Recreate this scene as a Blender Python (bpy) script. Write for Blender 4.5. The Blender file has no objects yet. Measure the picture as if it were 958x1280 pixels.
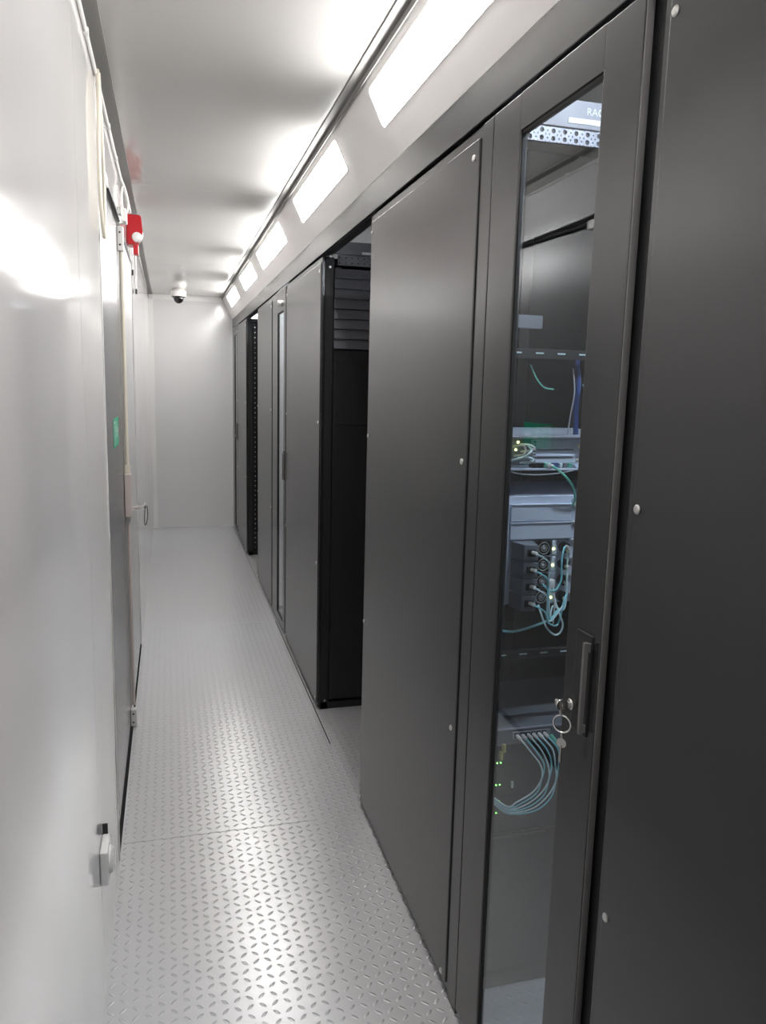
import bpy, bmesh, math, random
from mathutils import Vector, Matrix
random.seed(4)
SC = bpy.context.scene
COL = SC.collection
PI = math.pi
# ---------------------------------------------------------------- dimensions
WL, D, ZC, YF, YB, XR = -0.187, 0.674, 2.476, 8.694, -1.0, 1.50
ZT, ZS, XC = 2.152, 2.257, 0.567
Y0 = 0.06
RACKS = [(0.06, 1.035), (1.69, 2.682), (3.567, 4.665), (5.32, 6.226), (7.143, 8.10)]
RD = 0.60

# ---------------------------------------------------------------- materials
def principled(name, base, rough=0.5, metal=0.0, spec=0.5, emit=None, es=0.0, coat=0.0, wave=None, bump=None, mottle=0.0):
    m = bpy.data.materials.new(name); m.use_nodes = True
    nt = m.node_tree; b = nt.nodes['Principled BSDF']
    b.inputs['Base Color'].default_value = (*base, 1); b.inputs['Roughness'].default_value = rough
    b.inputs['Metallic'].default_value = metal; b.inputs['Specular IOR Level'].default_value = spec
    b.inputs['Coat Weight'].default_value = coat; b.inputs['Coat Roughness'].default_value = 0.12
    if emit: b.inputs['Emission Color'].default_value = (*emit, 1); b.inputs['Emission Strength'].default_value = es
    tc = nt.nodes.new('ShaderNodeTexCoord')
    last = None
    def noise(scale, strength, dist, detail=2.0, stretch=None):
        nonlocal last
        n = nt.nodes.new('ShaderNodeTexNoise'); n.inputs['Scale'].default_value = scale; n.inputs['Detail'].default_value = detail
        src = tc.outputs['Object']
        if stretch:
            mp = nt.nodes.new('ShaderNodeMapping'); mp.inputs['Scale'].default_value = stretch
            nt.links.new(src, mp.inputs['Vector']); src = mp.outputs['Vector']
        nt.links.new(src, n.inputs['Vector'])
        bp = nt.nodes.new('ShaderNodeBump'); bp.inputs['Strength'].default_value = strength; bp.inputs['Distance'].default_value = dist
        nt.links.new(n.outputs['Fac'], bp.inputs['Height'])
        if last: nt.links.new(last, bp.inputs['Normal'])
        last = bp.outputs['Normal']
    if wave: noise(*wave)
    if bump: noise(*bump)
    if last: nt.links.new(last, b.inputs['Normal'])
    if mottle:
        n = nt.nodes.new('ShaderNodeTexNoise'); n.inputs['Scale'].default_value = 3.0; n.inputs['Detail'].default_value = 5
        nt.links.new(tc.outputs['Object'], n.inputs['Vector'])
        r = nt.nodes.new('ShaderNodeMapRange'); r.inputs['To Min'].default_value = rough - mottle; r.inputs['To Max'].default_value = rough + mottle
        nt.links.new(n.outputs['Fac'], r.inputs['Value']); nt.links.new(r.outputs['Result'], b.inputs['Roughness'])
    return m

M = {}
M['wall'] = principled('white enamelled sheet steel', (.66, .645, .645), .08, spec=.42, wave=(2.0, .30, .012, 0.0, (1, 1, .7)))
M['farwall'] = principled('white enamelled end wall', (.74, .735, .735), .14, wave=(2.0, .25, .02, 0.0, (1, 1, .25)))
M['ceil'] = principled('white enamelled ceiling sheet', (.50, .488, .47), .13, wave=(1.3, .40, .02, 0.0, (.4, 1.5, 1)))
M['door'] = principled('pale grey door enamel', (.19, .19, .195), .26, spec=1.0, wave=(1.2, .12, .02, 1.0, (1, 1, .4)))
M['soffit'] = principled('warm white soffit enamel', (.86, .84, .82), .5)
M['angle'] = principled('grey angle trim', (.26, .255, .245), .6)
M['whitetrim'] = principled('white angle trim', (.82, .81, .80), .4)
M['cream'] = principled('cream plastic', (.74, .69, .58), .45)
M['whiteplastic'] = principled('white plastic', (.80, .78, .76), .35)
M['pink'] = principled('pale pinkish lock case', (.66, .58, .55), .4)
M['panel'] = principled('charcoal powder coat', (.019, .019, .0205), .25, spec=.7)
M['handle'] = principled('grey handle plastic', (.17, .165, .165), .35)
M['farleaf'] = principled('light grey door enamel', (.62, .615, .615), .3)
M['black'] = principled('black powder coat', (.012, .012, .013), .5)
M['blackgloss'] = principled('black gloss plastic', (.008, .008, .009), .12)
M['void'] = principled('flat black lining', (.006, .006, .007), .8)
M['blank'] = principled('satin black blanking plastic', (.11, .112, .128), .34)
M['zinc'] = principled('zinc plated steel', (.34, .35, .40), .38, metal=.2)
M['litheader'] = principled('header steel lightened for aisle light', (.26, .26, .31), .40)  # dark header steel with the aisle light put into its colour
M['chassis'] = principled('blue grey chassis steel', (.66, .73, .86), .40, metal=.0)
M['chassisdark'] = principled('grey module plastic', (.17, .19, .22), .4)
M['hole'] = principled('dark hole', (.05, .05, .06), .7)
M['chrome'] = principled('chrome', (.86, .85, .83), .14, metal=1)
M['steel'] = principled('brushed steel', (.70, .69, .67), .28, metal=1)
M['red'] = principled('red alarm plastic', (.50, .012, .020), .28)
M['lens'] = principled('frosted strobe lens', (.80, .80, .80), .12, spec=.8)
M['green'] = principled('green safety sign', (.01, .46, .25), .35)
M['white'] = principled('white print', (.85, .85, .85), .5)
M['teal'] = principled('aqua fibre jacket', (.30, .76, .86), .4)
M['paleteal'] = principled('pale aqua jacket', (.72, .93, .96), .4)
M['mint'] = principled('mint green jacket', (.16, .60, .45), .4)
M['greyj'] = principled('grey jacket', (.45, .47, .50), .45)
M['blue'] = principled('blue jacket', (.03, .07, .24), .4)
M['yellow'] = principled('yellow tag', (.55, .50, .12), .5)
M['rubber'] = principled('dark rubber', (.015, .015, .015), .6)
M['ledgreen'] = principled('green status light', (.1, .6, .1), .4, emit=(.25, 1, .15), es=6)
M['ledyellow'] = principled('amber status light', (.6, .6, .1), .4, emit=(.9, 1, .3), es=6)
M['lamp'] = principled('lit opal diffuser', (.9, .9, .88), .5, emit=(1.0, .985, .965), es=22)
M['celllamp'] = principled('lit cool diffuser', (.9, .9, .9), .5, emit=(.86, .92, 1.0), es=195)

def glass_mat():
    m = bpy.data.materials.new('tinted cabinet glass'); m.use_nodes = True
    nt = m.node_tree; nt.nodes.clear()
    o = nt.nodes.new('ShaderNodeOutputMaterial'); mx = nt.nodes.new('ShaderNodeMixShader')
    t = nt.nodes.new('ShaderNodeBsdfTransparent'); t.inputs['Color'].default_value = (.86, .90, .93, 1)
    g = nt.nodes.new('ShaderNodeBsdfGlossy'); g.inputs['Roughness'].default_value = 0.0
    f = nt.nodes.new('ShaderNodeFresnel'); ge = nt.nodes.new('ShaderNodeNewGeometry')
    ir = nt.nodes.new('ShaderNodeMapRange'); ir.inputs['To Min'].default_value = 1.65; ir.inputs['To Max'].default_value = 1 / 1.65
    nt.links.new(ge.outputs['Backfacing'], ir.inputs['Value']); nt.links.new(ir.outputs['Result'], f.inputs['IOR'])   # same index met from either face of the pane
    nt.links.new(f.outputs[0], mx.inputs[0]); nt.links.new(t.outputs[0], mx.inputs[1]); nt.links.new(g.outputs[0], mx.inputs[2])
    nt.links.new(mx.outputs[0], o.inputs['Surface'])
    return m
M['glass'] = glass_mat()

def tread_mat():
    m = bpy.data.materials.new('chequer plate'); m.use_nodes = True
    nt = m.node_tree; L = nt.links; b = nt.nodes['Principled BSDF']
    b.inputs['Base Color'].default_value = (.60, .605, .61, 1); b.inputs['Metallic'].default_value = .28
    tc = nt.nodes.new('ShaderNodeTexCoord'); sep = nt.nodes.new('ShaderNodeSeparateXYZ'); L.new(tc.outputs['Object'], sep.inputs[0])
    def mth(op, a, c=None, d=None):
        n = nt.nodes.new('ShaderNodeMath'); n.operation = op
        for i, v in enumerate((a, c, d)):
            if v is None: continue
            if isinstance(v, (int, float)): n.inputs[i].default_value = v
            else: L.new(v, n.inputs[i])
        return n.outputs[0]
    pitch = .0315
    u = mth('MULTIPLY', sep.outputs[0], 1 / pitch); v = mth('MULTIPLY', sep.outputs[1], 1 / pitch)
    iu = mth('FLOOR', u); iv = mth('FLOOR', v)
    par = mth('ABSOLUTE', mth('MODULO', mth('ADD', iu, iv), 2.0))
    lu = mth('SUBTRACT', mth('SUBTRACT', u, iu), .5); lv = mth('SUBTRACT', mth('SUBTRACT', v, iv), .5)
    sgn = mth('SUBTRACT', mth('MULTIPLY', par, 2.0), 1.0)
    lus = mth('MULTIPLY', lu, sgn)
    a = mth('MULTIPLY', mth('ADD', lus, lv), .7071); c = mth('MULTIPLY', mth('SUBTRACT', lus, lv), .7071)
    r = mth('SQRT', mth('ADD', mth('POWER', mth('ABSOLUTE', mth('DIVIDE', a, .42)), 2.0), mth('POWER', mth('ABSOLUTE', mth('DIVIDE', c, .15)), 2.0)))
    mr = nt.nodes.new('ShaderNodeMapRange'); mr.interpolation_type = 'SMOOTHSTEP'
    mr.inputs['From Min'].default_value = 1.0; mr.inputs['From Max'].default_value = .25
    L.new(r, mr.inputs['Value'])
    bp = nt.nodes.new('ShaderNodeBump'); bp.inputs['Strength'].default_value = .9; bp.inputs['Distance'].default_value = .0022
    L.new(mr.outputs['Result'], bp.inputs['Height'])
    n = nt.nodes.new('ShaderNodeTexNoise'); n.inputs['Scale'].default_value = 2.2; n.inputs['Detail'].default_value = 6
    L.new(tc.outputs['Object'], n.inputs['Vector'])
    rr = nt.nodes.new('ShaderNodeMapRange'); rr.inputs['To Min'].default_value = .235; rr.inputs['To Max'].default_value = .27
    L.new(n.outputs['Fac'], rr.inputs['Value']); L.new(rr.outputs['Result'], b.inputs['Roughness'])
    # sparse dark scuffs and specks
    s = nt.nodes.new('ShaderNodeTexNoise'); s.inputs['Scale'].default_value = 70; s.inputs['Detail'].default_value = 3
    L.new(tc.outputs['Object'], s.inputs['Vector'])
    cr = nt.nodes.new('ShaderNodeValToRGB'); cr.color_ramp.elements[0].position = .74; cr.color_ramp.elements[1].position = .80
    cr.color_ramp.elements[0].color = (.64, .64, .65, 1); cr.color_ramp.elements[1].color = (.36, .35, .34, 1)
    L.new(s.outputs['Fac'], cr.inputs[0]); L.new(cr.outputs[0], b.inputs['Base Color'])
    L.new(bp.outputs[0], b.inputs['Normal'])
    return m
M['tread'] = tread_mat()

# ---------------------------------------------------------------- mesh helpers
def new(): return bmesh.new()
def box(bm, x0, x1, y0, y1, z0, z1, bev=0.0, seg=2):
    g = bmesh.ops.create_cube(bm, size=1.0); vs = g['verts']
    for v in vs:
        v.co = Vector(((x0 + x1) / 2 + v.co.x * (x1 - x0), (y0 + y1) / 2 + v.co.y * (y1 - y0), (z0 + z1) / 2 + v.co.z * (z1 - z0)))
    if bev > 0:
        es = list({e for v in vs for e in v.link_edges})
        bmesh.ops.bevel(bm, geom=es, offset=bev, segments=seg, affect='EDGES', profile=.5)
    return bm
def frame_of(axis):
    w = Vector(axis).normalized(); a = Vector((0, 0, 1)) if abs(w.z) < .9 else Vector((1, 0, 0))
    u = w.cross(a).normalized(); return u, w.cross(u).normalized(), w
def lathe(bm, origin, axis, prof, n=24):
    """revolve (radius, height) pairs about an axis"""
    u, v, w = frame_of(axis); o = Vector(origin); rings = []
    for r, h in prof:
        if r < 1e-6: rings.append([bm.verts.new(o + w * h)])
        else: rings.append([bm.verts.new(o + w * h + (u * math.cos(2 * PI * k / n) + v * math.sin(2 * PI * k / n)) * r) for k in range(n)])
    for A, B in zip(rings, rings[1:]):
        for k in range(n):
            k2 = (k + 1) % n
            if len(A) == 1 and len(B) == 1: continue
            if len(A) == 1: bm.faces.new((A[0], B[k], B[k2]))
            elif len(B) == 1: bm.faces.new((A[k], B[0], A[k2]))
            else: bm.faces.new((A[k], B[k], B[k2], A[k2]))
    return bm
def cyl(bm, a, b, r, n=16, ch=0.0):
    L = (Vector(b) - Vector(a)).length
    p = [(0, 0), (r, 0), (r, L), (0, L)] if not ch else [(0, 0), (r - ch, 0), (r, ch), (r, L - ch), (r - ch, L), (0, L)]
    return lathe(bm, a, Vector(b) - Vector(a), p, n)
def smooth_path(pts, k=8):
    P = [Vector(p) for p in pts]; P = [P[0] * 2 - P[1]] + P + [P[-1] * 2 - P[-2]]; out = []
    for i in range(1, len(P) - 2):
        for s in range(k):
            t = s / k; a, b, c, d = P[i - 1:i + 3]
            out.append(.5 * ((2 * b) + (c - a) * t + (2 * a - 5 * b + 4 * c - d) * t * t + (3 * b - a - 3 * c + d) * t ** 3))
    return out + [P[-2]]
def tube(bm, pts, r, n=8, k=8, smooth=True, closed=False):
    P = smooth_path(pts, k) if smooth else [Vector(p) for p in pts]
    rings = []; u = None; N = len(P)
    for i, p in enumerate(P):
        t = ((P[(i + 1) % N] - P[i - 1]) if closed else (P[min(i + 1, N - 1)] - P[max(i - 1, 0)])).normalized()
        u = frame_of(t)[0] if u is None else (u - t * u.dot(t)).normalized()
        v = t.cross(u)
        rings.append([bm.verts.new(p + (u * math.cos(2 * PI * q / n) + v * math.sin(2 * PI * q / n)) * r) for q in range(n)])
    prs = list(zip(rings, rings[1:])) + ([(rings[-1], rings[0])] if closed else [])
    for A, B in prs:
        for q in range(n): bm.faces.new((A[q], A[(q + 1) % n], B[(q + 1) % n], B[q]))
    if not closed:
        bm.faces.new(rings[0][::-1]); bm.faces.new(rings[-1])
    return bm
def ring(bm, c, axis, R, r, n=28, m=8):
    u, v, w = frame_of(axis); c = Vector(c)
    return tube(bm, [c + (u * math.cos(2 * PI * k / n) + v * math.sin(2 * PI * k / n)) * R for k in range(n)], r, m, smooth=False, closed=True)
def prism(bm, poly, off):
    """extrude a 3-D polygon by a vector"""
    o = Vector(off); A = [bm.verts.new(Vector(p)) for p in poly]; B = [bm.verts.new(Vector(p) + o) for p in poly]
    bm.faces.new(A); bm.faces.new(B[::-1])
    for i in range(len(A)):
        j = (i + 1) % len(A); bm.faces.new((A[j], A[i], B[i], B[j]))
    return bm
def plate_with_holes(bm, xa, xb, za, zb, y, th, holes, n=12):
    """plate in the XZ plane with real round holes: cells round each hole plus fill. holes = list of (x, z, r, cell_halfw, cell_halfh)"""
    pass
def obj(name, bm, mat, parent=None, smooth=True):
    bmesh.ops.recalc_face_normals(bm, faces=bm.faces[:])
    me = bpy.data.meshes.new(name); bm.to_mesh(me); bm.free()
    mats = mat if isinstance(mat, (list, tuple)) else [mat]
    for x in mats: me.materials.append(M[x])
    if smooth:
        for p in me.polygons: p.use_smooth = True
        try: me.set_sharp_from_angle(angle=math.radians(35))
        except Exception: pass
    o = bpy.data.objects.new(name, me); COL.objects.link(o)
    if smooth and len(me.polygons) < 1500:
        wn = o.modifiers.new('weighted normals', 'WEIGHTED_NORMAL'); wn.keep_sharp = True; wn.weight = 100
    if parent:
        o.parent = parent; bpy.context.view_layer.update(); o.matrix_parent_inverse = parent.matrix_world.inverted()
    return o
def tag(o, label, cat, group=None, kind=None):
    o['label'] = label; o['category'] = cat
    if group: o['group'] = group
    if kind: o['kind'] = kind
    return o
def thing(name, label, cat, loc=(0, 0, 0), group=None):
    o = bpy.data.objects.new(name, None); COL.objects.link(o); o.location = loc; o.empty_display_size = .05
    tag(o, label, cat, group); bpy.context.view_layer.update(); return o
def struct(name, bm, mat, parent=None, smooth=False):
    o = obj(name, bm, mat, parent, smooth)
    if not parent: o['kind'] = 'structure'
    return o
def dup(root, loc, label=None):
    r = root.copy(); COL.objects.link(r); r.location = loc
    if label: r['label'] = label
    def rec(a, b):
        for ch in a.children:
            c = ch.copy(); COL.objects.link(c); c.parent = b; rec(ch, c)
    rec(root, r); return r
def text_bm(s, size, depth=.0004):
    cu = bpy.data.curves.new('t', 'FONT'); cu.body = s; cu.size = size; cu.extrude = depth
    o = bpy.data.objects.new('t', cu); COL.objects.link(o); bpy.context.view_layer.update()
    me = bpy.data.meshes.new_from_object(o.evaluated_get(bpy.context.evaluated_depsgraph_get()))
    bm = new(); bm.from_mesh(me); bpy.data.objects.remove(o); bpy.data.curves.remove(cu); bpy.data.meshes.remove(me); return bm

# ================================================================= THE ROOM
b = new()
box(b, WL, XR, YB, YF, -.03, -.004)                       # dark sub-base seen in the joints
seams = [YB, -.3, 2.600, 5.06, 7.50, YF]
for s0, s1 in zip(seams, seams[1:]):
    if s1 <= 2.61: box(b, WL, XR, s0 + .0008, s1 - .0008, -.003, 0, 0)
    elif s0 < 2.7:
        box(b, WL, XR, s0 + .0008, 3.19, -.003, 0)
        box(b, WL, .664, 3.19, s1 - .0008, -.003, 0); box(b, .670, XR, 3.19, s1 - .0008, -.003, 0)
    else:
        box(b, WL, .667, s0 + .0008, s1 - .0008, -.003, 0); box(b, .670, XR, s0 + .0008, s1 - .0008, -.003, 0)
fl = struct('floor', b, ['tread', 'void'])
for p in fl.data.polygons:
    if p.center.z < -.0035: p.material_index = 1

b = new()
cs = [YB, 1.52, 3.95, 6.38, YF]
for s0, s1 in zip(cs, cs[1:]): box(b, WL - .08, XR, s0 + .0012, s1 - .0012, ZC, ZC + .012)
box(b, WL - .08, XR, YB, YF, ZC + .010, ZC + .05)
struct('ceiling', b, 'ceil')

YD0, YD1, YD2 = 2.50, 3.605, 4.74                         # near wall edge, meeting stile, far jamb
b = new()
for s0, s1 in ((YB, 1.90), (1.903, YD0)): box(b, WL - .08, WL, s0, s1, 0, ZC)
box(b, WL - .08, WL, YD0, YD2, 2.238, ZC)
for s0, s1 in ((YD2, 6.40), (6.403, YF)): box(b, WL - .08, WL, s0, s1, 0, ZC)
box(b, WL - .10, WL - .075, YB, YF, 0, ZC)
struct('wall_left', b, 'wall')
struct('wall_far', box(new(), WL - .08, XR, YF, YF + .06, 0, ZC), 'farwall')
struct('wall_back', box(new(), WL - .08, XR, YB - .06, YB, 0, ZC), 'farwall')
struct('wall_right', box(new(), XR, XR + .06, YB, YF, 0, ZC), 'wall')
# angle trims
b = new(); box(b, WL, WL + .039, YB, YF - .04, ZC - .004, ZC); box(b, WL, WL + .003, YB, YF - .04, ZC - .04, ZC - .004); struct('trim_1', b, 'angle')
b = new(); box(b, XC - .034, XC, YB, YF - .003, ZC - .004, ZC); box(b, XC - .003, XC, YB, YF - .003, ZC - .022, ZC - .004); struct('trim_2', b, 'angle')
b = new(); box(b, WL + .04, XC, YF - .045, YF, ZC - .005, ZC); box(b, WL + .04, XC, YF - .005, YF, ZC - .05, ZC - .005); struct('trim_3', b, 'whitetrim')
b = new(); box(b, WL, WL + .045, YF - .005, YF, 0, ZC - .05); box(b, WL, WL + .005, YF - .045, YF - .005, 0, ZC - .05); struct('trim_4', b, 'whitetrim')
b = new(); box(b, WL, WL + .003, YD0 - .012, YD0, .01, ZC - .05, .001); struct('trim_5', b, 'whitetrim')
# sloping soffit and fascia above the racks
b = new(); prism(b, [(XC, YB, ZC - .001), (D, YB, ZS), (D + .012, YB, ZS), (XC + .012, YB, ZC - .001)], (0, YF - YB, 0)); struct('trim_6', b, 'soffit')
b = new(); box(b, D, D + .016, YB, YF, ZT + .010, ZS, .002); struct('trim_7', b, 'panel')
b = new(); box(b, D + .017, D + .055, YB, YF, ZT + .012, ZT + .075); struct('trim_8', b, 'black')
b = new(); box(b, D, D + .016, YB, .055, .0, ZT + .002); struct('trim_9', b, 'panel')

# ---------------------------------------------------------------- left-hand double doors
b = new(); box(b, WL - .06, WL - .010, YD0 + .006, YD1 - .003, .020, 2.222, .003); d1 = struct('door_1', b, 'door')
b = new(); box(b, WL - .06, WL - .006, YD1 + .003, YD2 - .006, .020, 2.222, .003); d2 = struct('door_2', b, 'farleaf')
b = new(); box(b, WL - .074, WL - .062, YD0, YD2, .0, 2.238); struct('trim_10', b, 'void')
XD = WL - .010
# vertical rod latch at the meeting stile
YR = 3.575
vr = thing('rod_latch', 'cream vertical rod door latch with pale pinkish lock case on the left double doors', 'door latch', (XD, YR, 0))
b = new(); tube(b, [(XD + .014, YR, 1.17), (XD + .014, YR, 2.10), (XD + .014, YR, 2.19)], .009, 10, 2); obj('upper_rod', b, 'cream', vr)
b = new(); tube(b, [(XD + .014, YR, .10), (XD + .014, YR, .5), (XD + .014, YR, .985)], .0075, 10, 2); obj('lower_rod', b, 'pink', vr)
b = new(); box(b, XD + .002, XD + .030, YR - .035, YR + .02, .985, 1.176, .004, 3)
lc = obj('lock_case', b, 'pink', vr); lc['label'] = 'pale pinkish lock case'
b = new(); box(b, XD + .004, XD + .026, YR - .012, YR + .012, 1.176, 1.215, .003); obj('rod_collar', b, 'cream', vr)
b = new(); box(b, XD + .004, XD + .022, YR - .011, YR + .011, .955, .985, .003); obj('rod_collar', b, 'steel', vr)
def keeper(z0, z1, nm):
    b = new(); box(b, XD + .001, XD + .026, YR - .025, YR + .012, z0, z1, .003)
    o = obj(nm, b, 'whiteplastic', vr)
    for zz in (z0 + .25 * (z1 - z0), z0 + .75 * (z1 - z0)):
        s = new(); lathe(s, (XD + .012, YR - .0245, zz), (0, -1, 0), [(0, 0), (.0045, 0), (.004, .002), (0, .0025)], 10); obj('screw', s, 'rubber', o)
    return o
keeper(2.115, 2.215, 'top_keeper')
k = keeper(.004, .085, 'bottom_keeper')
b = new(); prism(b, [(XD + .003, YR + .0, 2.235), (XD + .003, YR + .0, 2.29), (XD + .026, YR, 2.235)], (0, .03, 0)); obj('strike_bracket', b, 'steel', vr)
# lever handle on the far leaf
YH = 3.74; XH = WL - .006
lv = thing('lever_handle', 'silver lever handle on the far leaf of the left double doors', 'door handle', (XH, YH, .995))
b = new(); box(b, XH + .0005, XH + .008, YH - .02, YH + .02, .93, 1.10, .003, 3); obj('backplate', b, 'steel', lv)
b = new(); cyl(b, (XH + .007, YH, .995), (XH + .075, YH, .995), .010, 16, .002); obj('neck', b, 'chrome', lv)
b = new(); tube(b, [(XH + .066, YH - .002, .995), (XH + .070, YH + .03, .995), (XH + .070, YH + .12, .994)], .0095, 12, 6); obj('lever', b, 'chrome', lv)
b = new(); cyl(b, (XH + .007, YH, 1.062), (XH + .016, YH, 1.062), .009, 14, .001); obj('cylinder_lock', b, 'rubber', lv)
ct = new(); tube(ct, [(XH + .083, YH + .05, .998), (XH + .086, YH + .05, .96), (XH + .082, YH + .05, .925), (XH + .074, YH + .05, .905), (XH + .070, YH + .05, .93), (XH + .0735, YH + .05, .985)], .002, 6, 6)
tag(obj('cord_loop', ct, 'rubber'), 'thin dark cord loop hanging from the silver lever handle', 'cord')

# door closer arm above near leaf
dc = thing('door_closer', 'thin dark closer arm across the top of the left near door leaf', 'door closer', (XD, 2.7, 2.2))
b = new(); tube(b, [(XD + .014, 2.72, 2.205), (XD + .014, 3.1, 2.216), (XD + .014, 3.50, 2.224)], .006, 8, 2); obj('arm', b, 'black', dc)
b = new(); box(b, XD + .001, XD + .022, 2.66, 2.76, 2.185, 2.218, .003); obj('pivot_block', b, 'whiteplastic', dc)
b = new(); box(b, WL + .0005, XD + .026, 3.46, 3.55, 2.244, 2.275, .003); obj('shoe', b, 'steel', dc)
b = new(); cyl(b, (XD + .014, 3.50, 2.218), (XD + .014, 3.50, 2.246), .006, 10); obj('pin', b, 'steel', dc)

# green exit sign on the near leaf
sg = thing('exit_sign', 'small green emergency exit sticker with white running figure on the left door', 'sign', (XD, 3.12, 1.385))
b = new(); box(b, XD + .0003, XD + .0016, 2.985, 3.255, 1.332, 1.440, .0004, 1); obj('sign_plate', b, 'green', sg)
xs = XD + .0018
def flat(bm, pts):  # polygon in (y,z) of the sign
    prism(bm, [(xs, y, z) for y, z in pts], (.0003, 0, 0))
def disc(bm, y, z, r): flat(bm, [(y + r * math.cos(2 * PI * k / 16), z + r * math.sin(2 * PI * k / 16)) for k in range(16)])
def limb(bm, a, c, w):
    a = Vector(a); c = Vector(c); d = (c - a).normalized(); n = Vector((-d.y, d.x)) * w / 2; e = d * w * .3
    flat(bm, [tuple(a - e + n), tuple(c + e + n), tuple(c + e - n), tuple(a - e - n)])
b = new()
disc(b, 3.108, 1.422, .0085)
limb(b, (3.112, 1.408), (3.122, 1.384), .014); limb(b, (3.122, 1.382), (3.104, 1.366), .009); limb(b, (3.104, 1.366), (3.108, 1.345), .008)
limb(b, (3.122, 1.382), (3.140, 1.370), .009); limb(b, (3.140, 1.370), (3.156, 1.374), .008)
limb(b, (3.112, 1.406), (3.094, 1.400), .007); limb(b, (3.094, 1.400), (3.086, 1.386), .006); limb(b, (3.112, 1.406), (3.132, 1.400), .007); limb(b, (3.132, 1.400), (3.142, 1.410), .006)
obj('running_figure', b, 'white', sg, False)
b = new(); 
for q in ([(3.000, 1.343), (3.008, 1.343), (3.008, 1.430), (3.000, 1.430)], [(3.008, 1.422), (3.066, 1.422), (3.066, 1.430), (3.008, 1.430)], [(3.058, 1.343), (3.066, 1.343), (3.066, 1.422), (3.058, 1.422)]): flat(b, q)
obj('doorway_symbol', b, 'white', sg, False)
b = new(); flat(b, [(3.180, 1.386), (3.205, 1.411), (3.205, 1.394), (3.242, 1.394), (3.242, 1.378), (3.205, 1.378), (3.205, 1.361)]); obj('arrow', b, 'white', sg, False)

# cream hanging cable loop, corner cable, alarm
b = new()
yl = YD0 - .02
tube(b, [(WL + .010, yl, 2.438), (WL + .014, yl - .04, 2.36), (WL + .012, yl - .06, 2.22), (WL + .012, yl - .05, 2.08), (WL + .014, yl - .01, 2.0), (WL + .014, yl + .03, 2.0), (WL + .012, yl + .09, 2.07), (WL + .012, yl + .09, 2.18), (WL + .012, yl + .05, 2.32), (WL + .012, yl + .012, 2.436)], .0055, 8, 8)
tag(obj('cable_loop', b, 'cream'), 'cream cable hanging in a long loop on the upper left wall beside the door', 'cable')
cb = thing('corner_cable', 'white cable clipped along the top left corner and drooping to the red alarm', 'cable', (WL, 1.0, 2.43))
b = new(); tube(b, [(WL + .006, YB + .05, 2.428), (WL + .007, 1.0, 2.427), (WL + .006, 2.4, 2.428), (WL + .007, 3.3, 2.427), (WL + .008, 3.62, 2.425), (WL + .02, 3.72, 2.40), (WL + .03, 3.78, 2.35), (WL + .02, 3.74, 2.30), (WL + .012, 3.66, 2.305), (WL + .010, 3.62, 2.35), (WL + .012, 3.72, 2.41), (WL + .016, 3.95, 2.418), (WL + .020, 4.12, 2.405), (WL + .022, 4.17, 2.392)], .0045, 8, 8); obj('cable', b, 'whiteplastic', cb)
for yy in (.7, 1.5, 2.2, 2.52, 2.95, 3.35):
    b = new(); box(b, WL + .0005, WL + .013, yy - .008, yy + .008, 2.419, 2.436, .002); obj('clip', b, 'whiteplastic', cb)
jb = new(); box(jb, WL + .0005, WL + .028, 3.60, 3.69, 2.245, 2.298, .004, 2)
tag(obj('junction_box', jb, 'whiteplastic'), 'small white junction box under the drooping cable above the rod latch', 'junction box')
YA = 4.18
al = thing('alarm_sounder', 'red wall alarm with round white strobe lens high on the left wall', 'alarm', (WL, YA, 2.3))
b = new(); prism(b, [(WL + .001, YA, 2.388), (WL + .070, YA, 2.386), (WL + .078, YA, 2.30), (WL + .055, YA, 2.262), (WL + .030, YA, 2.245), (WL + .001, YA, 2.245)], (0, .11, 0))
bmesh.ops.bevel(b, geom=b.edges[:], offset=.005, segments=2, affect='EDGES'); obj('housing', b, 'red', al)
b = new(); box(b, WL + .030, WL + .056, YA + .012, YA + .06, 2.198, 2.249, .005, 2); obj('sounder_cap', b, 'red', al)
b = new(); lathe(b, (WL + .050, YA + .0015, 2.280), (.12, -.99, -.05), [(.025, 0), (.024, .003), (.020, .008), (.011, .011), (0, .012)], 24); le = obj('strobe_lens', b, 'lens', al); le['label'] = 'white faceted strobe lens'
for (yy, z0, z1, nm) in ((4.55, 2.36, 2.17, 'white cable end nearer the alarm hanging under it'), (5.02, 2.36, 2.12, 'white cable end hanging on the left wall beyond the alarm, nearer the camera dome')):
    c = thing('cable_end', nm, 'cable', (WL, yy, z0))
    b = new(); tube(b, [(WL + .004, yy, z0 + .07), (WL + .010, yy, z0), (WL + .012, yy + .02, (z0 + z1) / 2), (WL + .010, yy + .02, z1)], .004, 8, 6); obj('cable', b, 'whiteplastic', c)
    b = new(); cyl(b, (WL + .010, yy + .02, z1 + .004), (WL + .010, yy + .02, z1 - .026), .006, 10, .0015); obj('tip', b, 'rubber', c)
# low wall socket
so = thing('wall_socket', 'white wall socket with raised flap low on the left wall', 'socket', (WL, 1.93, .38))
b = new(); box(b, WL + .0005, WL + .020, 1.87, 1.96, .335, .425, .004, 3); obj('backbox', b, 'whiteplastic', so)
b = new(); lathe(b, (WL + .020, 1.915, .38), (1, 0, 0), [(.034, 0), (.034, .004), (.028, .009), (0, .010)], 24); obj('flap', b, 'whiteplastic', so)
b = new(); box(b, WL + .0005, WL + .014, 1.96, 1.966, .36, .45, .001); obj('hinge', b, 'rubber', so)

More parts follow.
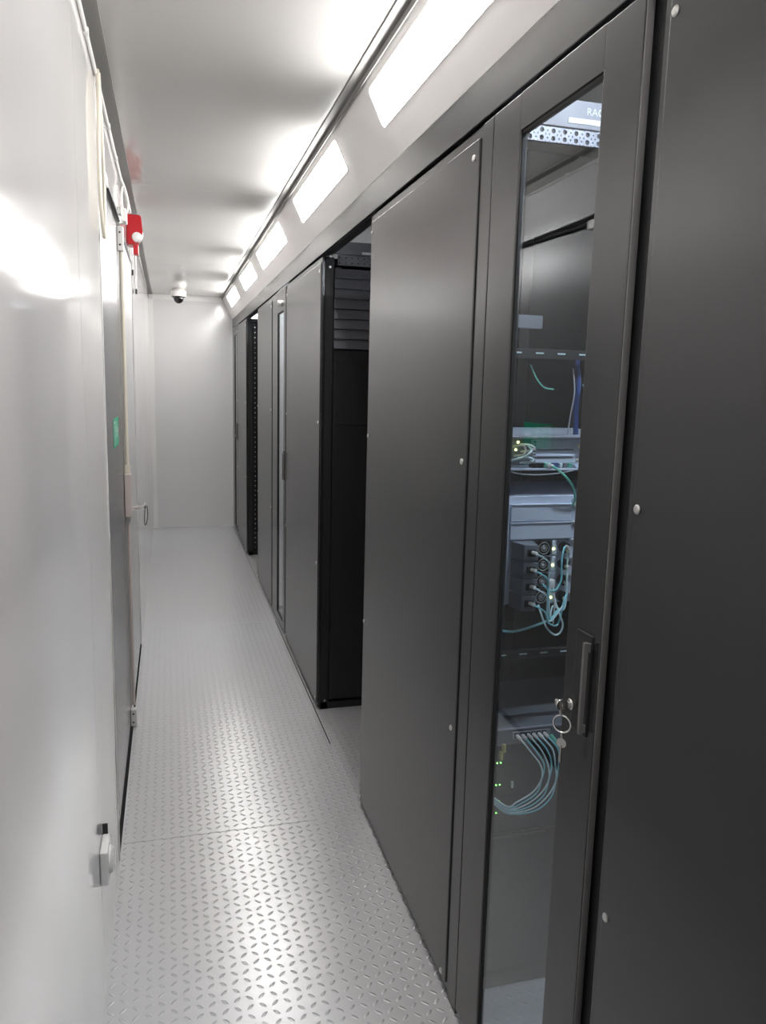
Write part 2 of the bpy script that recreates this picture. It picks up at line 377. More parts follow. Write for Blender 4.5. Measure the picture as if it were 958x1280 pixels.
# dome camera
cd = thing('dome_camera', 'white ceiling dome camera with black ball lens by the end wall', 'camera', (.11, 8.1, ZC))
b = new(); lathe(b, (.11, 8.1, ZC), (0, 0, -1), [(0, 0), (.050, 0), (.066, .012), (.074, .022), (.074, .062), (.070, .072), (0, .072)], 32); obj('base', b, 'whiteplastic', cd)
b = new(); lathe(b, (.11, 8.1, ZC - .072), (0, 0, -1), [(.066, 0), (.060, .008), (.048, .012)] + [(.048 * math.cos(a), .014 + .052 * math.sin(a)) for a in [k * PI / 16 for k in range(0, 8)]] + [(0, .066)], 32); obj('dome', b, 'blackgloss', cd)

# ================================================================= LIGHTS
sd = Vector((D - XC, 0, ZS - ZC)); sl = sd.length; sd.normalize(); sn = Vector((sd.z, 0, -sd.x)).normalized()
if sn.x > 0: sn = -sn
def soffit_light(y0, y1, label):
    s0, s1 = .042, .150
    c = Vector((XC, 0, ZC)) + sd * ((s0 + s1) / 2)
    t = thing('soffit_light', label, 'light', (c.x, (y0 + y1) / 2, c.z), 'light panels along the soffit')
    def rr(bm, hs, hy, r, o0, o1):
        poly = []
        for cx, cy, a0 in ((hs - r, hy - r, 0), (-hs + r, hy - r, 90), (-hs + r, -hy + r, 180), (hs - r, -hy + r, 270)):
            for k in range(7):
                a = math.radians(a0 + 15 * k); poly.append((cx + r * math.cos(a), cy + r * math.sin(a)))
        base = Vector((c.x, (y0 + y1) / 2, c.z))
        prism(bm, [base + sd * p + Vector((0, q, 0)) + sn * o0 for p, q in poly], sn * (o1 - o0)); return bm
    hs, hy = (s1 - s0) / 2, (y1 - y0) / 2
    obj('housing', rr(new(), hs + .004, hy + .004, .016, .0005, .003), 'soffit', t)
    obj('diffuser', rr(new(), hs, hy, .013, .003, .0045), 'lamp', t)
for y0, y1, n in ((-.04, .92, 'light panel on the soffit above the viewer, nearest of the row'), (1.41, 2.37, 'long bright soffit light panel above the glass cabinet door at upper right'), (2.86, 3.82, 'bright soffit light panel above the open bay'), (4.345, 5.43, 'bright soffit light panel above the far narrow glass door'), (5.83, 6.71, 'small bright soffit light panel second from the end wall'), (7.26, 8.18, 'small bright soffit light panel closest to the end wall')):
    soffit_light(y0, y1, n)

# ================================================================= RACKS
def screw_bm():
    b = new(); lathe(b, (0, 0, 0), (-1, 0, 0), [(0, 0), (.0075, 0), (.0075, .0012), (.0055, .003), (0, .0035)], 14); return b
scr_mesh = None
def add_screw(parent, x, y, z):
    global scr_mesh
    if scr_mesh is None:
        o = obj('screw', screw_bm(), 'steel'); scr_mesh = o.data; COL.objects.unlink(o); bpy.data.objects.remove(o)
    o = bpy.data.objects.new('screw', scr_mesh); COL.objects.link(o); o.location = (x, y, z)
    o.parent = parent; o.matrix_parent_inverse = parent.matrix_world.inverted(); o['label'] = 'bright screw'
def perforated(bm, xa, xb, za, zb, y0, y1):
    """strip with two rows of big and small holes: built as a front sheet of cells with true openings"""
    pitch = .0285; zr = [za + (zb - za) * .27, za + (zb - za) * .73]
    zm = (za + zb) / 2
    x = xa
    while x + pitch <= xb + 1e-6:
        for zi, (c0, c1) in enumerate(((za, zm), (zm, zb))):
            for xc0, xc1, r in ((x, x + pitch * .62, .0055), (x + pitch * .62, x + pitch, .0020)):
                cx = (xc0 + xc1) / 2; cz = (c0 + c1) / 2; n = 12
                inner = []; outer = []
                hw, hh = (xc1 - xc0) / 2, (c1 - c0) / 2
                for k in range(n):
                    a = 2 * PI * k / n + PI / n; ca, sa = math.cos(a), math.sin(a)
                    sc = min(hw / max(abs(ca), 1e-6), hh / max(abs(sa), 1e-6))
                    inner.append((cx + r * ca, cz + r * sa)); outer.append((cx + sc * ca, cz + sc * sa))
                vi = [bm.verts.new((p, y0, q)) for p, q in inner]; vo = [bm.verts.new((p, y0, q)) for p, q in outer]; vb = [bm.verts.new((p, y1, q)) for p, q in inner]
                for k in range(n):
                    j = (k + 1) % n
                    bm.faces.new((vo[k], vo[j], vi[j], vi[k])); bm.faces.new((vi[k], vi[j], vb[j], vb[k]))
        x += pitch
    return x

def rack(y0, y1, label, screws=(2.093, 1.408, .732, .043), front='black', side2=True):
    x0, x1 = D, D + RD
    t = thing('server_rack', label, 'server rack', (x0, y0, 0), 'charcoal server racks along the right side')
    b = new()
    for px in (x0 + .018, x1 - .048):
        for py in (y0 + .002, y1 - .042): box(b, px, px + .040, py, py + .040, .0, ZT, .002, 1)
    box(b, x0 + .018, x1 - .008, y0 + .002, y1 - .002, .002, .035)
    box(b, x0 + .018, x1 - .008, y0 + .042, y1 - .002, ZT - .03, ZT)
    obj('frame', b, 'black', t)
    b = new(); box(b, x0 + .004, x0 + .017, y0, y1, .014, ZT - .001, .0015, 1)
    box(b, x0, x0 + .006, y0 + .016, y1 - .016, .030, ZT - .022, .0035, 3); obj('side_panel', b, 'panel', t)
    for z in screws:
        for yy in (y0 + .046, y1 - .030): add_screw(t, x0 - .0002, yy, z)
    b = new(); box(b, x1 - .007, x1, y0, y1, .014, ZT - .001); obj('rear_side_panel', b, 'black', t)
    b = new(); box(b, x0 + .058, x1 - .048, y1 - .012, y1 - .004, .035, ZT - .03); obj('rear_door', b, 'void', t)
    return t
RX = []
names = ['charcoal rack side nearest the viewer at the right edge of the photo', 'charcoal rack with flush side panel between the near glass door and open bay', 'charcoal rack with black louvred blanking panels facing the open bay', 'grey rack side beyond the far narrow glass door, before the far opening', 'farthest charcoal rack with a strip of rail nuts by the end wall']
for (y0, y1), n in zip(RACKS, names): RX.append(rack(y0, y1, n))

def header(t, y, mat, pmat, zp0, zp1, zh1, lab):
    x0 = D + .074
    b = new(); box(b, D + .03, D + RD - .03, y - .004, y + .02, zp1 + .003, zh1, .001, 1); h = obj('header_plate', b, mat, t)
    b = new(); xe = perforated(b, x0, D + RD - .06, zp0, zp1, y - .003, y + .001)
    s = obj('perforated_strip', b, pmat, t, False)
    b = new(); box(b, x0, xe, y + .0012, y + .006, zp0, zp1); obj('strip_backing', b, 'hole', s)
    b = new(); box(b, lab[0], lab[1], y - .0055, y - .0042, lab[2], lab[3], .0004, 1); obj('label_strip', b, 'white', h)
    return h
# rack facing the near glass door: header with lettering
yB = RACKS[1][0]; rB = RX[1]
h = header(rB, yB, 'litheader', 'zinc', 2.131, 2.163, 2.225, (.876, 1.10, 2.175, 2.187))  # header and strip coloured paler than the bay rack's, standing in for lamp light
b = text_bm('RACK', .022)
bmesh.ops.transform(b, matrix=Matrix.Translation((.921, yB - .0046, 2.196)) @ Matrix.Rotation(PI / 2, 4, 'X'), verts=b.verts[:])
obj('lettering', b, 'white', h, False)
# rack facing the open bay
yC = RACKS[2][0]; rC = RX[2]
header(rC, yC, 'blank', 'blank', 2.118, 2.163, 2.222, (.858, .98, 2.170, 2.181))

def rails(t, y, n_from, n_to, nuts=True, mat='black'):
    for xx, s in ((D + .062, 1), (D + RD - .092, -1)):
        b = new(); box(b, xx, xx + .030, y + .004, y + .010, .05, 2.11); r = obj('mounting_rail', b, mat, t)
        if nuts:
            first = None
            for k in range(n_from, n_to):
                z = .075 + k * .04445
                if first is None:
                    b = new(); box(b, xx + .012, xx + .021, y + .001, y + .0045, z - .005, z + .005, .001, 1); first = obj('cage_nut', b, 'steel', r); z00 = z
                else:
                    o = first.copy(); COL.objects.link(o); o.location.z = first.location.z + (z - z00)
for t, (y0, y1), nn in ((RX[4], RACKS[4], True), (rC, RACKS[2], False), (rB, RACKS[1], False)): rails(t, y0, 0, 46, nn and t is RX[4])
b = new(); box(b, D + .022, D + RD - .03, RACKS[3][0] - .006, RACKS[3][0] + .001, .03, 2.12, .0015, 1); fc = obj('brightening_cover', b, 'whitetrim', RX[3]); fc['label'] = 'added pale cover brightening the view through the glass'  # invented pale cover, added to brighten the strip of far glass
for xx, zz in ((.764, 1.750), (.763, 1.700), (.762, .985), (.762, .945)):
    b = new(); box(b, xx - .004, xx + .004, yB - .001, yB + .003, zz - .004, zz + .004, .001, 1); obj('cage_nut', b, 'steel', rB)

# blanking panels (8U) and lower cover of the open-bay rack
first = None
for k in range(8):
    z1 = 2.103 - k * .0446
    if first is None:
        b = new(); xa, xb = D + .060, D + RD - .06
        prof = [(yC - .002, z1 - .0440), (yC - .0145, z1 - .0425), (yC - .0135, z1 - .036), (yC - .007, z1 - .014), (yC - .004, z1 - .001), (yC + .0035, z1 - .001), (yC + .0035, z1 - .0440)]
        prism(b, [(xa, y, z) for y, z in prof], (xb - xa, 0, 0)); first = obj('blanking_panel', b, 'blank', rC)
    else:
        o = first.copy(); COL.objects.link(o); o.location.z = first.location.z - k * .0446
b = new(); box(b, D + .060, D + RD - .06, yC - .001, yC + .004, .05, 1.742, .001, 1)
box(b, D + .075, D + RD - .075, yC - .004, yC, 1.40, 1.70, .002, 1); obj('lower_cover', b, 'black', rC)
for zz in (2.108, 2.155, .045):
    b = new(); lathe(b, (D + .040, yC + .002, zz), (0, -1, 0), [(0, 0), (.006, 0), (.005, .003), (0, .0035)], 12); obj('screw', b, 'steel', rC)

# ================================================================= GLASS AISLE DOORS
def glass_door(y0, y1, yp0, yp1, zp0, zp1, label, key, knob=False):
    t = thing('glass_door', label, 'door', (D, y0, 0), 'glazed aisle doors between the racks')
    x0, x1 = D, D + .014
    b = new()
    z0, z1 = .020, ZT + .001
    box(b, x0, x1, y0, yp0, z0, z1, .004, 3); box(b, x0, x1, yp1, y1, z0, z1, .004, 3)
    box(b, x0, x1, yp0 - .004, yp1 + .004, z0, zp0, .003, 2); box(b, x0, x1, yp0 - .004, yp1 + .004, zp1, z1, .003, 2)
    obj('door_frame', b, 'panel', t)
    b = new()
    for q in ((yp0, yp0 + .003, zp0, zp1), (yp1 - .003, yp1, zp0, zp1), (yp0, yp1, zp0, zp0 + .004), (yp0, yp1, zp1 - .006, zp1)): box(b, x0 + .005, x0 + .0145, *q)
    obj('glazing_seal', b, 'rubber', t)
    b = new(); box(b, x0 + .007, x0 + .010, yp0, yp1, zp0, zp1); obj('glass_pane', b, 'glass', t)
    b = new(); box(b, x0 + .001, x0 + .0135, y0 - .0016, y0 + .0005, z0 + .004, z1 - .004, .0006, 1); obj('edge_highlight', b, 'handle', t)  # paler strip paints in the light caught by the door's side edge
    ym = (y0 + yp0) / 2 - .030
    b = new(); box(b, x0 - .003, x0 + .002, ym - .004, ym + .048, 1.000, 1.178, .0015, 2); hp = obj('handle_plate', b, 'black', t)
    b = new(); box(b, x0 - .016, x0 - .007, ym - .003, ym + .004, 1.006, 1.168, .002, 2); box(b, x0 - .009, x0 - .002, ym - .002, ym + .003, 1.150, 1.166, .001); box(b, x0 - .009, x0 - .002, ym - .002, ym + .003, 1.008, 1.022, .001); obj('swing_handle', b, 'handle', hp)
    b = new(); cyl(b, (x0 - .005, ym + .034, 1.046), (x0 - .016, ym + .034, 1.046), .010, 18, .002); obj('lock_cylinder', b, 'chrome', hp)
    if knob:
        b = new(); lathe(b, (x0, (yp0 + yp1) / 2 - .02, zp1 + .05), (-1, 0, 0), [(0, 0), (.018, 0), (.018, .012), (.014, .020), (0, .022)], 18); obj('knob', b, 'steel', t)
    return t, ym
g1, ymk = glass_door(1.078, 1.628, 1.190, 1.492, .080, 2.082, 'large glass door framed in charcoal with a key in its lock, nearest the viewer', True)
glass_door(4.700, 5.290, 4.775, 5.05, .080, 2.020, 'far narrow glass door seen edge-on past the open bay', False, True)
glass_door(8.125, 8.680, 8.19, 8.44, .060, 2.07, 'last glass door by the end wall, a thin pale strip', False)
# door posts
for yy0, yy1, nm in ((1.632, 1.688, 'charcoal post beside the left edge of the near glass door'), (1.036, 1.068, 'black recessed post between near glass door and nearest rack'), (4.668, 4.697, 'dark post between open-bay rack and far glass door'), (5.293, 5.311, 'dark post behind the far narrow glass door'), (8.102, 8.122, 'dark post beside the last glass door')):
    dk = yy1 - yy0 < .035
    b = new(); box(b, D + (.0185 if dk else .001), D + (.032 if 5.2 < yy0 < 5.4 else .05), yy0, yy1 + (.024 if dk and not 5.2 < yy0 < 5.4 else 0), .0, ZT, .0025, 2)
    tag(obj('door_post', b, 'black' if dk else 'panel'), nm, 'post', 'door posts')
# key ring in the near door
kx = D - .016; ky = ymk + .034
kr = thing('key_ring', 'split key ring with keys hanging from the near glass door lock', 'keys', (kx, ky, 1.046))
b = new(); box(b, kx - .014, kx + .002, ky - .002, ky + .002, 1.042, 1.050, .0008, 1); lathe(b, (kx - .014, ky - .0015, 1.046), (0, 1, 0), [(0, 0), (.010, 0), (.010, .003), (0, .003)], 16)
box(b, kx - .020, kx - .014, ky + .004, ky + .016, 1.040, 1.052, .002, 1); obj('key', b, 'chrome', kr)
b = new(); tube(b, [(kx - .016, ky, 1.040), (kx - .015, ky + .001, 1.034), (kx - .014, ky, 1.027)], .0022, 6, 4); obj('link', b, 'steel', kr)
b = new(); ring(b, (kx - .010, ky + .002, 1.010), (-.75, -.66, 0), .0155, .0016); obj('ring', b, 'chrome', kr)
b = new(); lathe(b, (kx - .009, ky + .0005, .976), (-.75, -.66, 0), [(0, 0), (.009, 0), (.009, .0022), (0, .0022)], 16); box(b, kx - .012, kx - .008, ky - .002, ky + .003, .940, .972, .0008, 1); box(b, kx - .0115, kx - .0085, ky + .002, ky + .006, .944, .950, .0006, 1); obj('key', b, 'chrome', kr)
b = new(); tube(b, [(kx - .010, ky + .002, .9945), (kx - .010, ky + .001, .988), (kx - .009, ky + .0005, .982)], .0018, 6, 4); obj('link', b, 'steel', kr)

# aisle lamps above the glazed cells
def cell_lamp(y, label, xa=.93):
    t = thing('aisle_lamp', label, 'light', (.98, y, ZC), 'aisle lamps above the glazed cells')
    b = new(); box(b, xa, xa + .28, y - .035, y + .035, ZC - .032, ZC - .001, .004, 2); obj('housing', b, 'whiteplastic', t)
    b = new(); box(b, xa + .01, xa + .27, y - .026, y + .026, ZC - .040, ZC - .0325, .003, 2); obj('diffuser', b, 'celllamp', t)
for y, n in ((1.17, 'cool white lamp on the ceiling behind the near glass door'), (5.0, 'cool white lamp on the ceiling behind the far narrow glass door'), (8.4, 'cool white lamp on the ceiling behind the last glass door')): cell_lamp(y, n, .93 if y < 2 else .73)

# ================================================================= EQUIPMENT BEHIND THE NEAR GLASS DOOR
yb = yB
X0 = .757
def gz(py): return 1.473 - (py - 545) * .00188
def gx(px): return .757 + (px - 632) * .00208
# 2U computer
pc = thing('rack_computer', 'silver rack computer showing its rear ports, above the tall chassis', 'computer', (X0, yb, 1.40))
b = new(); box(b, .772, 1.19, yb + .012, yb + .46, 1.396, 1.470, .001, 1); obj('case', b, 'chassis', pc)
b = new(); box(b, X0, 1.205, yb - .016, yb + .012, 1.469, 1.474, .001, 1); obj('top_lip', b, 'zinc', pc)
b = new(); box(b, X0 + .002, 1.205, yb - .004, yb + .012, 1.391, 1.396, .001, 1); obj('bottom_lip', b, 'chassis', pc)
b = new(); box(b, .776, .833, yb + .006, yb + .0125, 1.404, 1.466, .001, 1); obj('port_panel', b, 'chassisdark', pc)
b = new(); box(b, .836, .955, yb + .004, yb + .012, 1.408, 1.466, .001, 1)
for zz in (1.424, 1.443): box(b, .848, .945, yb + .002, yb + .0045, zz, zz + .004, .0008, 1)
br = obj('slot_bracket', b, 'chassis', pc)
for zz in (1.4215, 1.4405):
    b = new(); box(b, .848, .945, yb + .0025, yb + .0042, zz - .001, zz + .001); obj('slot_gap', b, 'hole', br)
for k in range(7):
    b = new(); box(b, .8385, .8445, yb + .0015, yb + .0045, 1.412 + k * .0075, 1.416 + k * .0075); obj('vent_slot', b, 'chassisdark', br)
xx = .832
for w, mt, hh in ((.018, 'blackgloss', .010), (.018, 'blackgloss', .010), (.020, 'mint', .012), (.020, 'blue', .012), (.010, 'paleteal', .011), (.014, 'chassisdark', .010), (.012, 'mint', .011)):
    b = new(); box(b, xx + .001, xx + w - .001, yb - .001, yb + .012, 1.397, 1.397 + hh, .0012, 1); obj('port', b, mt, pc); xx += w
for px_, pz_ in ((.780, 1.458), (.799, 1.458), (.779, 1.440), (.794, 1.440)):
    b = new(); lathe(b, (px_, yb + .0055, pz_), (0, -1, 0), [(0, 0), (.0028, 0), (.0024, .002), (0, .0026)], 10); obj('status_light', b, 'ledyellow', pc)
for zz in (1.450, 1.414):
    b = new(); lathe(b, (.958, yb + .003, zz), (0, -1, 0), [(0, 0), (.0055, 0), (.0055, .012), (.004, .014), (0, .014)], 14); obj('thumbscrew', b, 'cream', pc)

def cable(pts, r, mat, label, name='patch_cable', plugs=None, group=None, n=8):
    t = thing(name, label, 'cable', pts[0], group)
    obj('jacket', tube(new(), pts, r, n, 7), mat, t)
    for p, d in (plugs or []):
        p = Vector(p); d = Vector(d).normalized()
        b = new(); cyl(b, p - d * .003, p + d * .016, r * 2.0, 8, r * .4); obj('plug', b, 'whiteplastic', t)
    return t
G1 = 'short white cables on the rack computer'
cable([(.780, yb + .004, 1.414), (.795, yb - .030, 1.424), (.815, yb - .034, 1.440), (.826, yb + .004, 1.449)], .0026, 'paleteal', 'pale cable rising across the left of the rack computer', 'short_cable', group=G1)
cable([(.786, yb + .004, 1.448), (.800, yb - .018, 1.452), (.807, yb - .020, 1.443), (.803, yb - .018, 1.430), (.790, yb + .004, 1.425)], .0024, 'whiteplastic', 'white cable curling by the status lights of the rack computer', 'short_cable', group=G1)
cable([(.806, yb + .004, 1.453), (.818, yb - .020, 1.453), (.828, yb - .024, 1.446), (.820, yb - .02, 1.440), (.808, yb + .004, 1.436)], .0026, 'whiteplastic', 'white cable hooked at the upper left of the rack computer bracket', 'short_cable', group=G1)
cable([(.800, yb + .004, 1.420), (.812, yb - .020, 1.424), (.826, yb - .022, 1.420), (.824, yb - .02, 1.412), (.806, yb + .004, 1.409)], .0026, 'paleteal', 'pale aqua cable hooked at the lower left of the rack computer bracket', 'short_cable', group=G1)
cable([(.879, yb - .001, 1.403), (.884, yb - .03, 1.399), (.905, yb - .04, 1.380), (.928, yb - .035, 1.356), (.945, yb - .02, 1.325), (.948, yb - .006, 1.305)], .0030, 'mint', 'mint green cable running from the rack computer down to the chassis', plugs=[((.879, yb - .004, 1.403), (.1, -1, -.1))])
cable([(X0 + .004, yb + .001, 1.394), (.80, yb - .010, 1.384), (.86, yb - .012, 1.382), (.92, yb - .012, 1.388), (.975, yb + .001, 1.398)], .0016, 'greyj', 'thin grey cable sagging under the rack computer')
# vertical cables and arc in the gap above the computer
cable([(.955, yb + .03, 1.66), (.957, yb + .02, 1.60), (.952, yb + .015, 1.54), (.958, yb + .02, 1.477)], .0065, 'blue', 'thick blue cable hanging at the right above the rack computer')
cable([(.940, yb + .02, 1.635), (.942, yb + .01, 1.58), (.936, yb + .012, 1.52), (.936, yb + .02, 1.477)], .0018, 'greyj', 'thin grey cable hanging beside the thick blue cable')
cable([(.958, yb - .010, 1.600), (.966, yb - .014, 1.575), (.972, yb - .012, 1.55)], .0070, 'teal', 'short thick aqua cable at the right edge over the blue cable')
cable([(.828, yb + .02, 1.640), (.838, yb + .005, 1.608), (.856, yb, 1.588), (.886, yb + .01, 1.584)], .0018, 'mint', 'thin green cable arcing below the upper slotted rail')
# slotted rails
def slot_rail(z, label):
    t = thing('slotted_rail', label, 'rail', (X0, yb, z), 'slotted rails in the glazed rack')
    b = new(); box(b, X0, 1.22, yb - .010, yb + .003, z - .014, z + .008, .001, 1); obj('rail', b, 'black', t)
    for k in range(7):
        xa = X0 + .012 + k * .056
        b = new(); box(b, xa, xa + .020, yb - .0112, yb - .0098, z - .0034, z - .0002, .0004, 1); obj('slot', b, 'paleteal', t)
slot_rail(1.668, 'black slotted rail above the rack computer behind glass')
slot_rail(.937, 'black slotted rail below the tall chassis behind glass')
# small labels
b = new(); box(b, X0 + .062, X0 + .092, yb + .05, yb + .30, 1.700, 1.702); b.free()
for zz, nm in ((1.562, 'upper small white tag on the black left rail above the rack computer'), (1.552, 'lower small white tag on the black left rail above the rack computer')):
    b = new(); box(b, X0 + .003, X0 + .022, yb - .001, yb + .0035, zz - .003, zz + .003, .0006, 1); tag(obj('tag', b, 'white'), nm, 'tag')
b = new(); box(b, X0 - .003, .842, yb - .002, yb + .003, 1.722, 1.752, .001, 1); tag(obj('rack_label', b, 'chassisdark'), 'faint grey label plate in the dark upper part of the glazed rack', 'label')

# tall 6U chassis
chs = thing('media_chassis', 'blue-grey tall chassis with blank covers and cabled modules behind glass', 'chassis', (X0, yb, 1.06))
b = new(); box(b, .770, 1.195, yb + .004, yb + .30, 1.060, 1.328, .001, 1); obj('case', b, 'chassis', chs)
for xa, xb in ((X0, .782), (1.183, 1.208)):
    b = new(); box(b, xa, xb, yb - .004, yb + .002, 1.060, 1.326, .001, 1); e = obj('rack_ear', b, 'chassis', chs)
    for k in range(6):
        s = new(); lathe(s, ((xa + xb) / 2, yb - .004, 1.082 + k * .0445), (0, -1, 0), [(0, 0), (.0072, 0), (.0068, .004), (.004, .006), (0, .006)], 12); obj('screw', s, 'steel', e)
for k in range(2):
    z1 = 1.310 - k * .0445
    for xa, xb in ((.786, .948), (.968, 1.180)):
        b = new(); box(b, xa, xb, yb - .006, yb + .004, z1 - .042, z1, .001, 1); box(b, xa, xb, yb - .009, yb - .005, z1 - .0022, z1, .0006, 1); obj('blank_cover', b, 'chassis', chs)
s = new(); box(s, .949, .967, yb - .003, yb + .004, 1.062, 1.322, .001, 1); cs_ = obj('centre_strip', s, 'chassis', chs)
for k in range(6):
    s = new(); lathe(s, (.957, yb - .003, 1.082 + k * .0445), (0, -1, 0), [(0, 0), (.0072, 0), (.0068, .004), (.004, .006), (0, .006)], 12); obj('screw', s, 'steel', cs_)
s = new(); box(s, .968, 1.180, yb - .003, yb + .004, 1.064, 1.222, .001, 1); obj('blank_cover', s, 'chassis', chs)
def fan(bm_parent, x, z):
    b = new(); box(b, x - .019, x + .019, yb - .008, yb + .004, z - .0185, z + .0185, .002, 1); f = obj('fan', b, 'blackgloss', chs)
    b = new(); ring(b, (x, yb - .009, z), (0, 1, 0), .0145, .0014, 24, 6); ring(b, (x, yb - .009, z), (0, 1, 0), .008, .0010, 20, 6)
    obj('fan_guard', b, 'steel', f)
    b = new(); lathe(b, (x, yb - .007, z), (0, -1, 0), [(.005, 0), (.005, .002), (0, .0024)], 14); obj('fan_hub', b, 'greyj', f)
for k in range(4):
    zc = 1.201 - k * .0410
    b = new(); prism(b, [(.792, yb - .002, zc - .0195), (.802, yb - .052, zc - .0195), (.836, yb - .060, zc - .0195), (.846, yb - .002, zc - .0195)], (0, 0, .0385))
    bmesh.ops.bevel(b, geom=b.edges[:], offset=.0015, segments=1, affect='EDGES'); mo = obj('module', b, 'chassisdark', chs)
    s = new(); box(s, .809, .829, yb - .0615, yb - .054, zc - .008, zc + .008, .001, 1); obj('socket', s, 'blackgloss', mo)
    fan(chs, .876, zc)
    b = new(); box(b, .900, .912, yb - .004, yb + .004, zc - .018, zc + .018, .001, 1); pr = obj('port_strip', b, 'chassis', chs)
    if k != 2:
        s = new(); lathe(s, (.904, yb - .004, zc - .003), (0, -1, 0), [(0, 0), (.0032, 0), (.0026, .002), (0, .003)], 10); obj('status_light', s, 'ledyellow', pr)
    b = new(); lathe(b, (.932, yb - .001, zc), (0, -1, 0), [(0, 0), (.0135, 0), (.0135, .012), (.009, .015), (0, .015)], 16); obj('connector', b, 'blackgloss', chs)
G2 = 'aqua patch cables on the tall chassis'
ends = [(.880, 1.075, -.045), (.888, 1.065, -.052), (.876, 1.050, -.060), (.893, 1.030, -.05)]
ordn = ['topmost', 'second', 'third', 'lowest']
for k in range(4):
    zc = 1.201 - k * .0410
    ex, ez, ey = ends[k]
    cable([(.820, yb - .066, zc + .002), (.832, yb - .082, zc - .003), (.848, yb - .084, zc - .014), (.858, yb - .075, zc - .030), (.862, yb - .07, max(zc - .07, 1.055 - .004 * k)), (.872, yb - .065, 1.046 - .006 * k), (ex + .01, yb + ey, ez - .01), (.915, yb - .05, 1.056 + .006 * k), (.930, yb - .035, 1.09), (.934, yb - .02, zc - .004)], .0023, 'teal' if k % 2 else 'paleteal', 'aqua patch cable from the %s dark module of the tall chassis' % ordn[k], plugs=[((.820, yb - .060, zc + .002), (.25, -1, 0)), ((.934, yb - .014, zc - .004), (0, -1, 0))], group=G2)
cable([(.932, yb - .016, 1.205), (.918, yb - .030, 1.203), (.911, yb - .036, 1.170), (.913, yb - .036, 1.130), (.902, yb - .04, 1.108), (.888, yb - .04, 1.101), (.876, yb - .036, 1.106), (.866, yb - .03, 1.118)], .0023, 'teal', 'aqua patch cable arching from the top right connector over the fans', plugs=[((.932, yb - .016, 1.205), (0, -1, 0))], group=G2)
cable([(.893, yb - .03, 1.108), (.896, yb - .045, 1.075), (.904, yb - .055, 1.045), (.914, yb - .055, 1.02), (.908, yb - .055, 1.000), (.892, yb - .055, .996), (.874, yb - .05, 1.012), (.864, yb - .04, 1.040), (.858, yb - .03, 1.066)], .0024, 'paleteal', 'pale aqua patch cable forming the lowest loop under the tall chassis', group=G2)
cable([(.893, yb - .03, 1.110), (.892, yb - .048, 1.08), (.891, yb - .05, 1.05), (.891, yb - .048, 1.022)], .0024, 'whiteplastic', 'white cable hanging straight down among the aqua loops', group=G2)
b = new(); box(b, .882, .900, yb - .034, yb - .014, 1.106, 1.126, .003, 2); tag(obj('cable_clip', b, 'whiteplastic'), 'white clip gathering the aqua cables beside the fans', 'clip')
cable([(X0 + .002, yb + .002, 1.000), (.785, yb - .02, .999), (.81, yb - .025, 1.001), (.84, yb - .035, 1.012), (.875, yb - .045, 1.028), (.905, yb - .04, 1.045)], .0032, 'teal', 'thick aqua cable running left under the tall chassis')

# lower switch with drooping fibre bundle
sw = thing('network_switch', 'grey flat network switch with a row of white plugs low behind glass', 'switch', (X0, yb, .70))
b = new(); box(b, X0, 1.21, yb - .002, yb + .30, .696, .737, .001, 1); obj('case', b, 'chassisdark', sw)
b = new(); box(b, X0, 1.21, yb - .006, yb + .001, .733, .738, .0008, 1); obj('top_edge', b, 'zinc', sw)
b = new(); box(b, .820, .925, yb - .005, yb - .0015, .708, .728, .001, 1); pp = obj('port_block', b, 'zinc', sw)
G3 = 'aqua fibres drooping from the network switch'
posn = ['leftmost', 'second from left', 'third from left', 'fourth from left', 'fifth from left', 'rightmost']
for k in range(6):
    xa = .832 + k * .0150; w = k / 5
    s = new(); box(s, xa - .006, xa + .006, yb - .0075, yb - .004, .712, .725, .0008, 1); obj('port', s, 'blackgloss', pp)
    bx = .868 + .050 * w
    cable([(xa, yb - .008, .719), (xa + .006, yb - .030, .712), (xa + .022, yb - .045, .690), (bx + .012, yb - .05, .655), (bx + .016 - .01 * (k % 2), yb - .052, .62 - .012 * w), (bx - .005, yb - .05, .585 - .022 * w), (bx - .045, yb - .045, .560 - .030 * w), (.80, yb - .04, .548 - .018 * w), (.762, yb - .01, .570 - .012 * w)], .0022, ('paleteal', 'teal')[k % 2], 'aqua fibre cable in the %s plug of the low network switch' % posn[k], 'fibre_cable', plugs=[((xa, yb - .010, .719), (.2, -1, -.2))], group=G3)
cable([(.925, yb - .008, .712), (.940, yb - .03, .690), (.955, yb - .035, .655), (.985, yb - .03, .625)], .0055, 'mint', 'green cable to the right of the low network switch plugs')
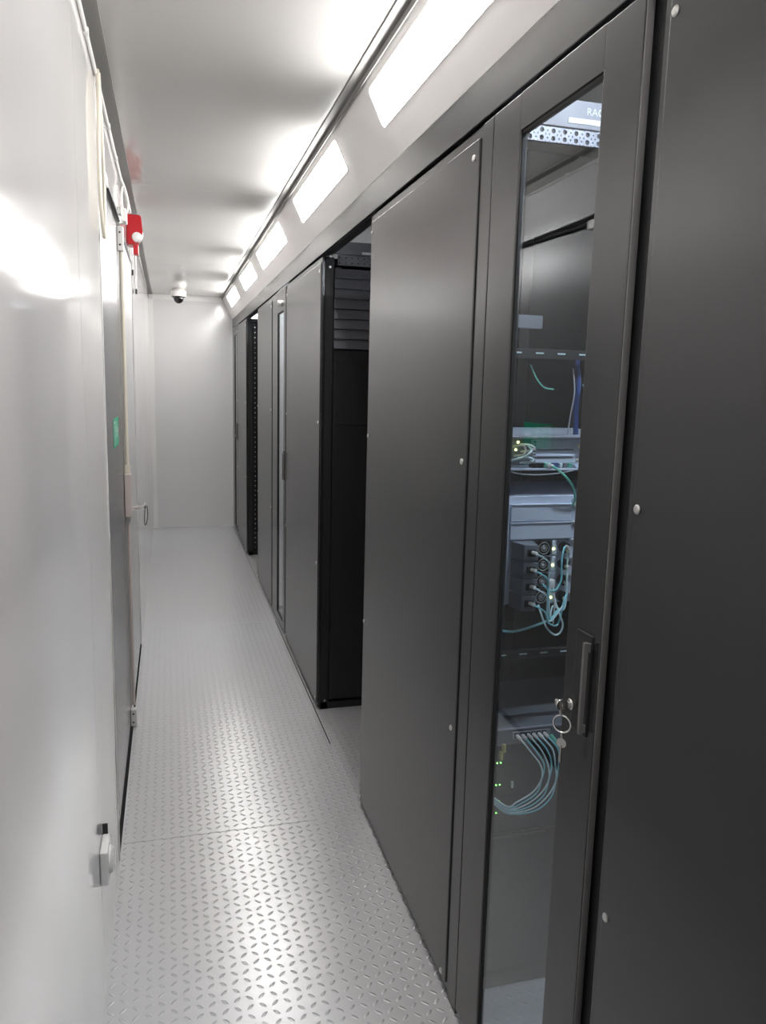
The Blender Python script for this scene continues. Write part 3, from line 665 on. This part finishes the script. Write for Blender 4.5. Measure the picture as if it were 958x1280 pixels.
# dark module shelf with green lights
ms = thing('black_module', 'black rack module with pairs of green lights under the network switch', 'rack module', (X0, yb, .44))
b = new(); box(b, X0, 1.21, yb + .003, yb + .30, .44, .690, .001, 1); obj('case', b, 'black', ms)
b = new(); box(b, X0, 1.21, yb - .003, yb + .003, .445, .452, .001, 1); obj('lower_lip', b, 'black', ms)
for zz in (.645, .585, .540, .508):
    for dx in (0, .010):
        s = new(); lathe(s, (.786 + dx - (.006 if zz < .52 else 0), yb + .003, zz), (0, -1, 0), [(0, 0), (.0018, 0), (.0016, .0015), (0, .002)], 8); obj('status_light', s, 'ledgreen', ms)
for xx, zz, nm in ((.800, .688, 'upper yellowish tag hanging left of the aqua fibres'), (.793, .668, 'lower yellowish tag hanging left of the aqua fibres')):
    b = new(); box(b, xx - .004, xx + .004, yb - .008, yb + .003, zz - .012, zz + .010, .001, 1); tag(obj('tag', b, 'yellow'), nm, 'tag')
b = new(); box(b, .826, .832, yb - .004, yb + .003, .575, .592, .001, 1); tag(obj('tag', b, 'white'), 'small white tag on the black module beside the green lights', 'tag')
# lower blank cover of the glazed rack
b = new(); box(b, X0 - .02, 1.21, yb + .001, yb + .004, .05, .436, .001, 1); obj('lower_cover', b, 'black', rB)

# ================================================================= CAMERA
cam = bpy.data.cameras.new('camera'); co = bpy.data.objects.new('camera', cam); COL.objects.link(co)
cam.sensor_fit = 'VERTICAL'; cam.sensor_height = 36.0; cam.lens = 969.07 / 1280 * 36.0; cam.clip_start = .02
r_ = Vector((.964418, -.263260, .024334)); u_ = Vector((.018791, .160065, .986928)); f_ = Vector((.263713, .951354, -.159317))
m4 = Matrix.Identity(4)
for i in range(3): m4[i][0] = r_[i]; m4[i][1] = u_[i]; m4[i][2] = -f_[i]
m4[2][3] = 1.58
co.matrix_world = m4
SC.camera = co
# ================================================================= WORLD / VIEW
w = bpy.data.worlds.new('world'); SC.world = w; w.use_nodes = True
w.node_tree.nodes['Background'].inputs[0].default_value = (.5, .5, .5, 1); w.node_tree.nodes['Background'].inputs[1].default_value = .02
vs = SC.view_settings; vs.view_transform = 'Standard'; vs.look = 'None'; vs.gamma = 1; vs.use_curve_mapping = False; vs.exposure = 0.80
try:
    SC.cycles.max_bounces = 12; SC.cycles.transparent_max_bounces = 16; SC.cycles.glossy_bounces = 8; SC.cycles.diffuse_bounces = 6
    SC.cycles.sample_clamp_indirect = 8
except Exception: pass
